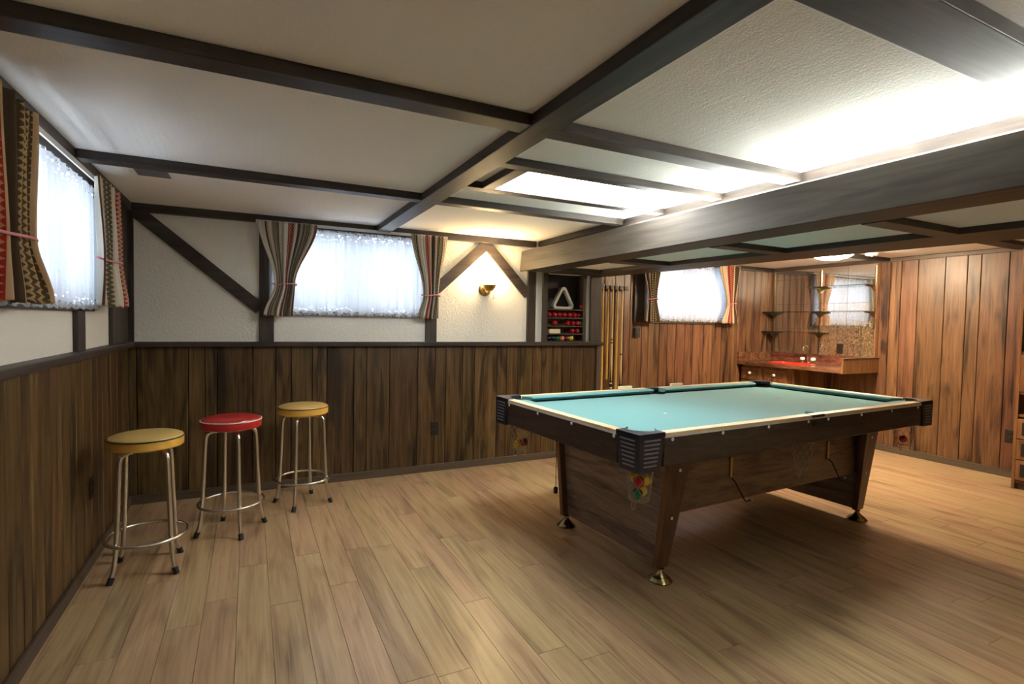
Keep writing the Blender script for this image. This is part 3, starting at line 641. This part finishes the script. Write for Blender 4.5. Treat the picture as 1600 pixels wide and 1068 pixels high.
# rail caps
RC = .05
for s in (-1, 1):
    for x0, x1 in ((-1.17, -.06), (.06, 1.17)): MB().box(x0, x1, *sorted((s*TW, s*(TW-RC))), ZT-.018, ZT).build('rail_cap', 'rail_maple', T, bev=.003)
    MB().box(-.06, .06, *sorted((s*(TW+.001), s*(TW-RC+.004))), ZT-.018, ZT+.001).build('pocket_plate', 'leather_black', T, bev=.003)
    MB().box(*sorted((s*TL, s*(TL-RC))), -.51, .51, ZT-.018, ZT).build('rail_cap', 'rail_maple', T, bev=.003)
    # pale edge bead on the outer top edge
    MB().box(-1.17, 1.17, *sorted((s*(TW+.0015), s*(TW-.008))), ZT-.022, ZT-.014).build('edge_bead', 'rod_white', T)
    MB().box(*sorted((s*(TL+.0015), s*(TL-.008))), -.51, .51, ZT-.022, ZT-.014).build('edge_bead', 'rod_white', T)
# bed with notches at the pockets
bx, by, cu = TL-.118, TW-.118, .075
bed = []
def arc(cx, cy, r, a0, a1, n=8): return [(cx+r*math.cos(math.radians(a0+(a1-a0)*k/n)), cy+r*math.sin(math.radians(a0+(a1-a0)*k/n))) for k in range(n+1)]
bed += arc(-bx, -by, cu, 90, 0) + arc(0, -by-.022, .055, 156, 24) + arc(bx, -by, cu, 180, 90) + arc(bx, by, cu, 270, 180) + arc(0, by+.022, .055, -24, -156) + arc(-bx, by, cu, 0, -90)
MB().prism([(x, y, .735) for x, y in bed], (0, 0, .055)).build('cloth_bed', 'felt', T)
def cushion(a, b, out, i0=.03, i1=.03):
    # a,b: nose line end points on the bed plane; out: outward unit vector; ends splay to the pockets
    a = Vector((*a, 0)); b = Vector((*b, 0)); out = Vector((*out, 0)); d = (b-a).normalized(); w = .068
    prof = [(0, .8145), (.010, .822), (w, ZT-.001), (w, .795), (.022, .795)]
    mb = MB(); n = len(prof)
    for p, sgn, inset in ((a, -1, i0), (b, 1, i1)):
        for o_, z in prof: q = p+out*o_+d*sgn*inset*(o_/w); mb.v.append((q.x, q.y, z))
    mb.f = [tuple(range(n)), tuple(range(2*n-1, n-1, -1))]+[((k+1) % n, k, n+k, n+(k+1) % n) for k in range(n)]
    mb.build('cushion', 'felt', T)
for s in (-1, 1):
    cushion((-bx+.085, s*by), (-.062, s*by), (0, s), .045, .012); cushion((.062, s*by), (bx-.085, s*by), (0, s), .012, .045)
    cushion((s*bx, -by+.085), (s*bx, by-.085), (s, 0), .045, .045)
# corner castings with ribs
for sx_ in (-1, 1):
    for sy_ in (-1, 1):
        k = bpy.data.objects.new('corner_casting', None)
        top = [(TL+.004, TW+.004), (TL-.15, TW+.004), (TL-.15, TW-RC-.004)] + [(bx-.0+.078*math.cos(math.radians(t_)), by+.078*math.sin(math.radians(t_))) for t_ in (110, 88, 66, 45, 24, 2, -20)] + [(TL-RC-.004, TW-.15), (TL+.004, TW-.15)]
        mb = MB(); P = [(sx_*x, sy_*y, ZT-.018) for x, y in top]
        if sx_*sy_ > 0: P = P
        cc = mb.prism(P, (0, 0, .023)).build('corner_casting', 'cap_blue_black', T, bev=.002)
        f1 = [(TW+.004, ZT+.004), (TW-.15, ZT+.004), (TW-.122, ZB-.012), (TW+.002, ZB-.012)]
        MB().prism([(sx_*(TL-.030), sy_*y, z) for y, z in f1], (sx_*.034, 0, 0)).build('end_cheek', 'cap_blue_black', cc, bev=.002)
        f2 = [(TL+.004, ZT+.004), (TL-.15, ZT+.004), (TL-.122, ZB-.012), (TL+.002, ZB-.012)]
        MB().prism([(sx_*x, sy_*(TW-.030), z) for x, z in f2], (0, sy_*.034, 0)).build('side_cheek', 'cap_blue_black', cc, bev=.002)
        for q in range(7):
            z = ZT-.026-.0185*q; wd = .118-.0035*q
            MB().box(*sorted((sx_*(TL+.003), sx_*(TL+.0075))), *sorted((sy_*(TW-.022), sy_*(TW-wd))), z-.0032, z+.0032).build('rib', 'cap_rib', cc)
            MB().box(*sorted((sx_*(TL-.022), sx_*(TL-wd))), *sorted((sy_*(TW+.003), sy_*(TW+.0075))), z-.0032, z+.0032).build('rib', 'cap_rib', cc)
        mb = MB()   # open dark sleeve of the pocket
        n = 20; b0 = 0
        for z in (.7885, .66):
            for j in range(n): a_ = 2*PI*j/n; mb.v.append((sx_*(bx+.012)+.064*math.cos(a_), sy_*(by+.012)+.064*math.sin(a_), z))
        mb.f = [(j, (j+1) % n, n+(j+1) % n, n+j) for j in range(n)]
        mb.build('pocket_liner', 'leather_black', T, smooth=True)
for s in (-1, 1):
    mb = MB(); n = 20
    for z in (.7885, .66):
        for j in range(n): a_ = 2*PI*j/n; mb.v.append((.056*math.cos(a_), s*(by+.026)+.052*math.sin(a_), z))
    mb.f = [(j, (j+1) % n, n+(j+1) % n, n+j) for j in range(n)]
    mb.build('pocket_liner', 'leather_black', T, smooth=True)
# sight dots
dm_ = MB().lathe([(.0085, 0), (.0085, .002), (.005, .0042)], 14, (0, 0, 0), 'y').mesh('sight_dot', 'nickel_dot', True)
def dot(x, y, z, rz):
    o = bpy.data.objects.new('sight_dot', dm_); C.objects.link(o); o.parent = T; o.location = (x, y, z); o.rotation_euler = (0, 0, rz)
for x in (-1.12, -.785, -.437, -.094, .094, .437, .785, 1.12):
    dot(x, -TW, .792, 0); dot(x, TW, .792, PI)
for y in (-.485, -.16, .16, .485): dot(-TL, y, .792, -PI/2); dot(TL, y, .792, PI/2)
# maker's oval plate
mb = MB(); mb.prism([(.052*math.cos(2*PI*k/28), -TW, .773+.019*math.sin(2*PI*k/28)) for k in range(28)], (0, -.004, 0))
em = mb.build('oval_badge', 'black_plastic', T); MB().tube([(.044*math.cos(2*PI*k/28), -TW-.004, .773+.013*math.sin(2*PI*k/28)) for k in range(28)], .0018, 6, True).build('badge_rim', 'leather_black', em)
MB().prism([(.026*math.cos(2*PI*k/6), -TW-.004, .773+.008*math.sin(2*PI*k/6)) for k in range(6)], (0, -.0015, 0)).build('badge_relief', 'cap_rib' if False else 'leather_black', em)
# pedestal
for sx_ in (-1, 1):
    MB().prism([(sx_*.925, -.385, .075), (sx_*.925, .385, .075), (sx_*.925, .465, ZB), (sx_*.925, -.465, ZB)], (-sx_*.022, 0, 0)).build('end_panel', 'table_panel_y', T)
    for sy_ in (-1, 1):
        b = [(.955, .425), (.955, .390), (.885, .390), (.885, .425)]; tp = [(.958, .505), (.958, .470), (.815, .470), (.815, .505)]
        lg = MB().hexa([(sx_*x, sy_*y, .072) for x, y in b], [(sx_*x, sy_*y, ZB) for x, y in tp]).build('leg', 'leg_front_x', T, bev=.003)
        MB().hexa([(sx_*x, sy_*y, .074) for x, y in ((.961, .424), (.961, .391), (.955, .391), (.955, .424))], [(sx_*x, sy_*y, ZB-.001) for x, y in ((.964, .504), (.964, .471), (.958, .471), (.958, .504))]).build('edge_strip', 'table_edge', lg)
        ft = MB().lathe([(.060, 0), (.062, .006), (.056, .010), (.054, .016), (.040, .026), (.022, .040), (.014, .052), (.012, .058), (.018, .060), (.018, .066), (.010, .070), (.010, .078)], 32, (sx_*.921, sy_*.408, 0)).build('levelling_foot', 'antique_brass', lg, smooth=True)
        for z in (.585, .335):
            f_ = (z-.072)/(ZB-.072); o = bpy.data.objects.new('bolt_cap', dm_); C.objects.link(o); o.parent = lg
            o.location = (sx_*(.920+(.888-.920)*f_), sy_*(.425+.08*f_), z); o.rotation_euler = (0, 0, 0 if sy_ < 0 else PI)
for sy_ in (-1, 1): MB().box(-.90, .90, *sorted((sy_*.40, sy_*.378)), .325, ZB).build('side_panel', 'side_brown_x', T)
# hooks on the near side panel
for x in (-.40, .54):
    hk = MB().box(x-.007, x+.007, -.412, -.402, .455, .575).build('hook_strap', 'brass', T, bev=.001)
    MB().tube([(x, -.409, .462), (x+.008, -.430, .445), (x+.075, -.445, .335), (x+.09, -.447, .325), (x+.125, -.449, .330)], .0045, 8).build('hook_rod', 'cord_black', hk, smooth=True)
    MB().ball(.007, (x+.128, -.449, .331), 10).build('hook_tip', 'nickel_dot', hk, smooth=True)
# pocket nets
def net(x, y, zt, zb, r0, r1):
    mb = MB(); K = 9; R = 5
    for j in range(K):
        for sgn in (1, -1):
            pts = []
            for i in range(R+1):
                f_ = i/R; r = r0+(r1-r0)*f_**1.5; a_ = 2*PI*(j+sgn*i*.5)/K; pts.append((x+r*math.cos(a_), y+r*math.sin(a_), zt+(zb-zt)*f_))
            mb.tube(pts, .0012, 4)
    mb.tube([(x+r0*math.cos(2*PI*k/20), y+r0*math.sin(2*PI*k/20), zt) for k in range(20)], .0025, 5, True)
    mb.tube([(x+r1*math.cos(2*PI*k/12), y+r1*math.sin(2*PI*k/12), zb) for k in range(12)], .0022, 5, True)
    for k in range(3): a_ = 2*PI*k/3; mb.tube([(x+r1*math.cos(a_), y+r1*math.sin(a_), zb), (x, y, zb-.004), (x-r1*math.cos(a_), y-r1*math.sin(a_), zb)], .0016, 4)
    o = mb.build('pocket_net', 'net_cord', T)
    MB().tube([(x+.012*math.cos(2*PI*k/14)-r1*.7, y, zb-.012+.022*math.sin(2*PI*k/14)-.01) for k in range(14)], .002, 5, True).build('net_loop', 'net_cord', o)
NX, NY = TL-.112, TW-.112
for sx_ in (-1, 1):
    for sy_ in (-1, 1): net(sx_*NX, sy_*NY, .66, .50 if sx_ < 0 else .52, .062, .046)
for s in (-1, 1): net(0, s*(TW-.085), .66, .50, .058, .030)
def tball(x, y, z, colour, label):
    p = tw(x, y, z); o = ball(0, 0, 0, colour, label, r=.0262, x=p.x, y=p.y, z=p.z); o['group'] = 'pool balls in pocket nets'
tball(-NX-.022, -NY-.012, .532, 'ball_green', 'green ball at the bottom of the near corner pocket net')
tball(-NX+.026, -NY+.010, .534, 'ball_yellow', 'yellow ball low in the near corner pocket net')
tball(-NX-.022, -NY-.018, .588, 'ball_red', 'red ball in the near corner pocket net above the green one')
tball(-NX+.027, -NY-.014, .590, 'ball_yellow', 'yellow ball high in the near corner pocket net')
tball(-NX+.002, -NY+.030, .594, 'ball_yellow', 'yellow ball at the back of the near corner pocket net')
tball(-NX-.024, NY-.008, .532, 'ball_yellow', 'yellow ball in the far left corner pocket net'); tball(-NX+.026, NY-.006, .540, 'ball_red', 'red ball in the far left corner pocket net')
tball(NX, -NY, .551, 'ball_red', 'single red ball in the right corner pocket net')
# counter cord hanging at the far left leg
hc = MB().tube([(-1.02, .395, ZB+.01), (-1.021, .395, .27)], .0022, 6).build('hanging_cord', 'cord_black', T)
MB().lathe([(.010, 0), (.014, .004), (.014, .036), (.008, .042)], 14, (-1.021, .395, .228)).build('cord_weight', 'black_plastic', hc, smooth=True)
for x, y, c in ((.0, .0, 'rod_white'), (-.62, -.12, 'rod_white'), (.62, .0, 'leather_black')):
    if x or c == 'x': MB().lathe([(.011, 0), (.010, .0006)], 16, (x, y, .790)).build('table_spot', c, T)
for x, lab in ((-.26, 'cream chalk bar on the far table rail below the cue rack'), (.27, 'cream chalk bar on the far table rail below the alcove window')):
    p = tw(x, TW-.022, ZT); tag(MB().box(-.058, .058, -.012, .012, 0, .022).build('chalk_bar', 'cream', bev=.002, loc=tuple(p)), lab, 'chalk')

# ------------------------------------------------------------------ stools
def stool(loc, rz, label, side, topm, pip):
    t = thing('bar_stool', label, 'stool', loc, rz, 'round vinyl bar stools')
    MB().lathe([(.120, .632), (.158, .634), (.165, .640), (.166, .676), (.164, .681)], 48).build('seat_band', side, t, smooth=True)
    MB().lathe([(.1645, .680), (.160, .689), (.140, .697), (.10, .703), (.05, .706), (.002, .707)], 48).build('seat_top', topm, t, smooth=True)
    MB().tube([(.1660*math.cos(2*PI*k/56), .1660*math.sin(2*PI*k/56), .682) for k in range(56)], .0036, 8, True).build('piping', pip, t, smooth=True)
    MB().lathe([(.11, .622), (.115, .632)], 32).build('seat_plate', 'tube_metal', t, smooth=True)
    prof = [(.075, .618), (.100, .618), (.120, .613), (.133, .600), (.139, .580), (.142, .54), (.150, .36), (.158, .20), (.164, .12), (.172, .07), (.184, .03), (.192, .008)]
    for k in range(4):
        a_ = PI/2*k; d = (math.cos(a_), math.sin(a_))
        lg = MB().tube([(r*d[0], r*d[1], z) for r, z in prof], .0112, 12).build('leg', 'tube_metal', t, smooth=True)
        MB().tube([(.182*d[0], .182*d[1], .032), (.196*d[0], .196*d[1], 0)], .0142, 12).build('rubber_foot', 'rubber', lg, smooth=True)
    MB().tube([(.178*math.cos(2*PI*k/64), .178*math.sin(2*PI*k/64), .178) for k in range(64)], .0085, 10, True).build('foot_ring', 'tube_metal', t, smooth=True)
stool((.268, -1.135, 0), math.radians(47), 'yellow vinyl bar stool with black piping nearest the left wall', 'vinyl_yellow', 'vinyl_yellow_top', 'piping_black')
stool((.642, -.754, 0), math.radians(16.3), 'red vinyl bar stool with white piping between two yellow stools', 'vinyl_red', 'vinyl_red', 'piping_white')
stool((1.078, -.405, 0), math.radians(67.8), 'yellow vinyl bar stool with dark red piping under the back window', 'vinyl_yellow', 'vinyl_yellow_top', 'piping_red')

# ------------------------------------------------------------------ sink corner
CF = 6.20; CZ = .875
ct = thing('counter_worktop', 'brown laminate counter worktop with backsplash under the mirror', 'worktop', (0, 0, 0))
SK = (6.30, 6.60, -.46, -.04)   # sink cut-out
mb = MB()
for (a, b, c, d) in ((CF, SK[0], -1.0, YB-.002), (SK[1], XR-.002, -1.0, YB-.002), (SK[0], SK[1], -1.0, SK[2]), (SK[0], SK[1], SK[3], YB-.002)): mb.box(a, b, c, d, CZ-.04, CZ)
mb.build('slab', 'counter_laminate', ct)
MB().box(XR-.022, XR-.001, -1.0, YB-.002, CZ, .984).build('backsplash', 'counter_laminate', ct, bev=.002)
MB().box(CF+.01, XR-.022, YB-.022, YB-.002, CZ, .984).build('side_splash', 'counter_laminate', ct, bev=.002)
MB().box(CF-.004, XR-.001, -1.024, -1.0, CZ-.045, .984).build('end_panel', 'cabinet_wood', ct, bev=.002)
MB().box(CF-.004, XR-.001, -1.028, -.994, .984, .994).build('end_cap', 'base_brown_x', ct, bev=.002)
cb = thing('sink_cabinet', 'brown wooden sink base cabinet with white knobs', 'cabinet', (6.27, 0, 0))
MB().box(0.0, .54, -.43, -.412, .09, CZ-.042).build('side_panel', 'cabinet_wood', cb); MB().box(0.0, .54, YB-.05, YB-.03, .09, CZ-.042).build('side_panel', 'cabinet_wood', cb)
MB().box(0.0, .54, -.412, YB-.05, .09, .108).build('bottom_panel', 'cabinet_wood', cb); MB().box(0.0, .018, -.412, YB-.05, .108, CZ-.042).build('face_frame', 'cabinet_wood', cb)
MB().box(.05, .54, -.42, YB-.03, 0, .09).build('plinth', 'dark_paint', cb)
for yc in (.130, -.205):
    dr = MB().box(-.018, -.0005, yc-.145, yc+.145, .655, .80).build('drawer', 'cabinet_wood', cb, bev=.004)
    MB().box(-.0205, -.0182, yc-.105, yc+.105, .705, .765).build('inset_panel', 'cue_brown', dr, bev=.002)
    MB().lathe([(.006, 0), (.006, .012), (.016, .018), (.018, .026), (.010, .034)], 18, (-.0205, yc, .738), 'x').build('knob', 'white_plastic', dr, smooth=True)
    db = MB().box(-.018, -.0005, yc-.145, yc+.145, .12, .640).build('door', 'cabinet_wood', cb, bev=.004)
    MB().box(-.0205, -.0182, yc-.095, yc+.095, .20, .56).build('inset_panel', 'cue_brown', db, bev=.002)
    MB().lathe([(.006, 0), (.006, .012), (.016, .018), (.018, .026), (.010, .034)], 18, (-.0185, yc-.11, .59), 'x').build('knob', 'white_plastic', db, smooth=True)
sk = thing('bar_sink', 'small bright red bar sink set into the counter', 'sink', ((SK[0]+SK[1])/2, (SK[2]+SK[3])/2, CZ))
a, b = (SK[1]-SK[0])/2, (SK[3]-SK[2])/2
mb = MB()
def ringpts(ax, by_, z, n=40, p=4.0): return [(math.copysign(abs(math.cos(2*PI*k/n))**(2/p), math.cos(2*PI*k/n))*ax, math.copysign(abs(math.sin(2*PI*k/n))**(2/p), math.sin(2*PI*k/n))*by_, z) for k in range(n)]
rings = [(a+.03, b+.03, .0015), (a+.03, b+.03, .008), (a+.012, b+.012, .012), (a-.012, b-.012, .008), (a-.03, b-.03, -.06), (a-.05, b-.05, -.13), (.03, .03, -.135)]
for r_ in rings: mb.v += ringpts(*r_)
n = 40
for i in range(len(rings)-1):
    for k in range(n): mb.f.append((i*n+k, i*n+(k+1) % n, (i+1)*n+(k+1) % n, (i+1)*n+k))
mb.build('basin', 'sink_red', sk, smooth=True); MB().lathe([(.032, -.1345), (.030, -.131), (.012, -.132)], 20).build('drain', 'chrome', sk, smooth=True)
fy = (SK[2]+SK[3])/2-.04
fc = thing('faucet', 'chrome gooseneck bar faucet with two crystal knobs', 'faucet', (6.705, fy, CZ+.0005))
MB().box(-.022, .022, -.085, .085, 0, .016).build('base', 'chrome', fc, bev=.006)
MB().tube([(0, 0, .014), (0, 0, .17)]+[(-.045+.045*math.cos(t_), 0, .17+.045*math.sin(t_)) for t_ in [PI*k/8 for k in range(1, 8)]]+[(-.093, 0, .15)], .0075, 12).build('spout', 'chrome', fc, smooth=True)
for s in (-1, 1):
    st = MB().lathe([(.012, .016), (.010, .035)], 16, (0, s*.068, 0)).build('valve_stem', 'chrome', fc, smooth=True)
    MB().lathe([(.012, .035), (.026, .042), (.028, .060), (.020, .072), (.006, .074)], 10, (0, s*.068, 0)).build('knob', 'crystal', st)

# mirror tiles
mr = thing('mirror', 'wall mirror of square gold-veined tiles above the sink counter', 'mirror', (XR, -.333, .985))
ys = [YB-.003, -.023, -.343, -.660, -.970]; zs = [.985, 1.285, 1.59, 1.895, 2.011]
for i in range(4):
    for j in range(4):
        g = .0012
        MB().box(-.0065, -.0008, ys[i+1]+g+.333, ys[i]-g+.333, zs[j]+g-.985, zs[j+1]-g-.985).build('mirror_tile', 'mirror_veined' if (i >= 2 and j <= 1) else 'mirror_clear', mr)
MB().box(-.014, -.0008, -.985+.333, -.9705+.333, 0, 2.011-.985).build('edge_strip', 'cabinet_wood', mr, bev=.002)
# shelf standards with brackets and the glass shelves
def standard(y, z0, z1, brackets, label, dep=.19, mat='antique_brass'):
    t = thing('shelf_standard', label, 'bracket', (XR-.007, y, z0), 0, 'mirror shelf standards')
    MB().box(-.008, 0, -.008, .008, 0, z1-z0).build('rail', mat, t, bev=.0015)
    for zb in brackets:
        z = zb-z0
        MB().prism([(-.008, -.007, z-.07), (-.008, -.007, z-.006), (-dep, -.007, z-.006), (-dep, -.007, z-.018), (-.07, -.007, z-.028), (-.025, -.007, z-.06)], (0, .014, 0)).build('bracket', mat, t, bev=.001)
standard(.280, .99, 1.99, (1.25, 1.495), 'thin metal shelf standard in the corner left of the mirror')
standard(-.345, .99, 1.99, (1.25, 1.495, 1.78), 'metal shelf standard with cream brackets in the middle of the mirror')
standard(-.958, 1.30, 1.99, (1.495, 1.78), 'metal shelf standard with dark brackets at the mirror edge beside the panelled wall')
for (y0, y1, z, lab) in ((-.965, YB-.005, 1.495, 'long glass shelf across the mirror at middle height'), (-.46, YB-.005, 1.25, 'low glass shelf across the left half of the mirror'), (-.965, -.30, 1.78, 'top glass shelf across the right half of the mirror')):
    tag(MB().box(XR-.20, XR-.017, y0, y1, z-.0055, z).build('glass_shelf', 'shelf_glass'), lab, 'shelf', 'glass mirror shelves')

# ------------------------------------------------------------------ shelf unit at the right edge
su = thing('shelf_unit', 'tall brown wooden shelf unit with drawers against the right wall', 'shelf unit', (6.43, -2.31, 0))
D = XR-.002-6.43; Wd = 1.0; HT = 1.985
for y0 in (0, -Wd): MB().box(0, D, y0-.022, y0, 0, HT).build('side_panel', 'cabinet_wood', su, bev=.002)
MB().box(.012, D, -Wd, -.022, HT-.025, HT).build('top_panel', 'cabinet_wood', su); MB().box(D-.012, D, -Wd, -.022, .05, HT-.025).build('back_panel', 'dark_interior', su)
MB().box(.02, D-.012, -Wd, -.022, 0, .05).build('plinth', 'base_brown_y', su)
for z in (.05, .60, .785, 1.115): MB().box(.008, D-.012, -Wd, -.022, z, z+.02).build('shelf', 'cabinet_wood', su)
for (y0, y1) in ((-.024, -.495), (-.505, -Wd+.002)):
    dd = MB().box(-.004, .014, y1, y0, .808, 1.112).build('door', 'cabinet_wood', su, bev=.003)
    MB().lathe([(.006, 0), (.006, .012), (.014, .02), (.010, .028)], 14, (-.004, y1+.06, .96), 'x').build('knob', 'white_plastic', dd, smooth=True)
    for k in range(3):
        z = .075+.172*k
        dr = MB().box(-.004, .014, y1, y0, z, z+.165).build('drawer', 'cabinet_wood', su, bev=.003)
        MB().box(-.0065, -.0042, y1+.03, y0-.03, z+.03, z+.135).build('inset_panel', 'dark_interior', dr)
        MB().lathe([(.006, 0), (.006, .012), (.014, .02), (.010, .028)], 14, (-.0066, (y0+y1)/2, z+.082), 'x').build('knob', 'white_plastic', dr, smooth=True)
print('objects', len(bpy.data.objects))
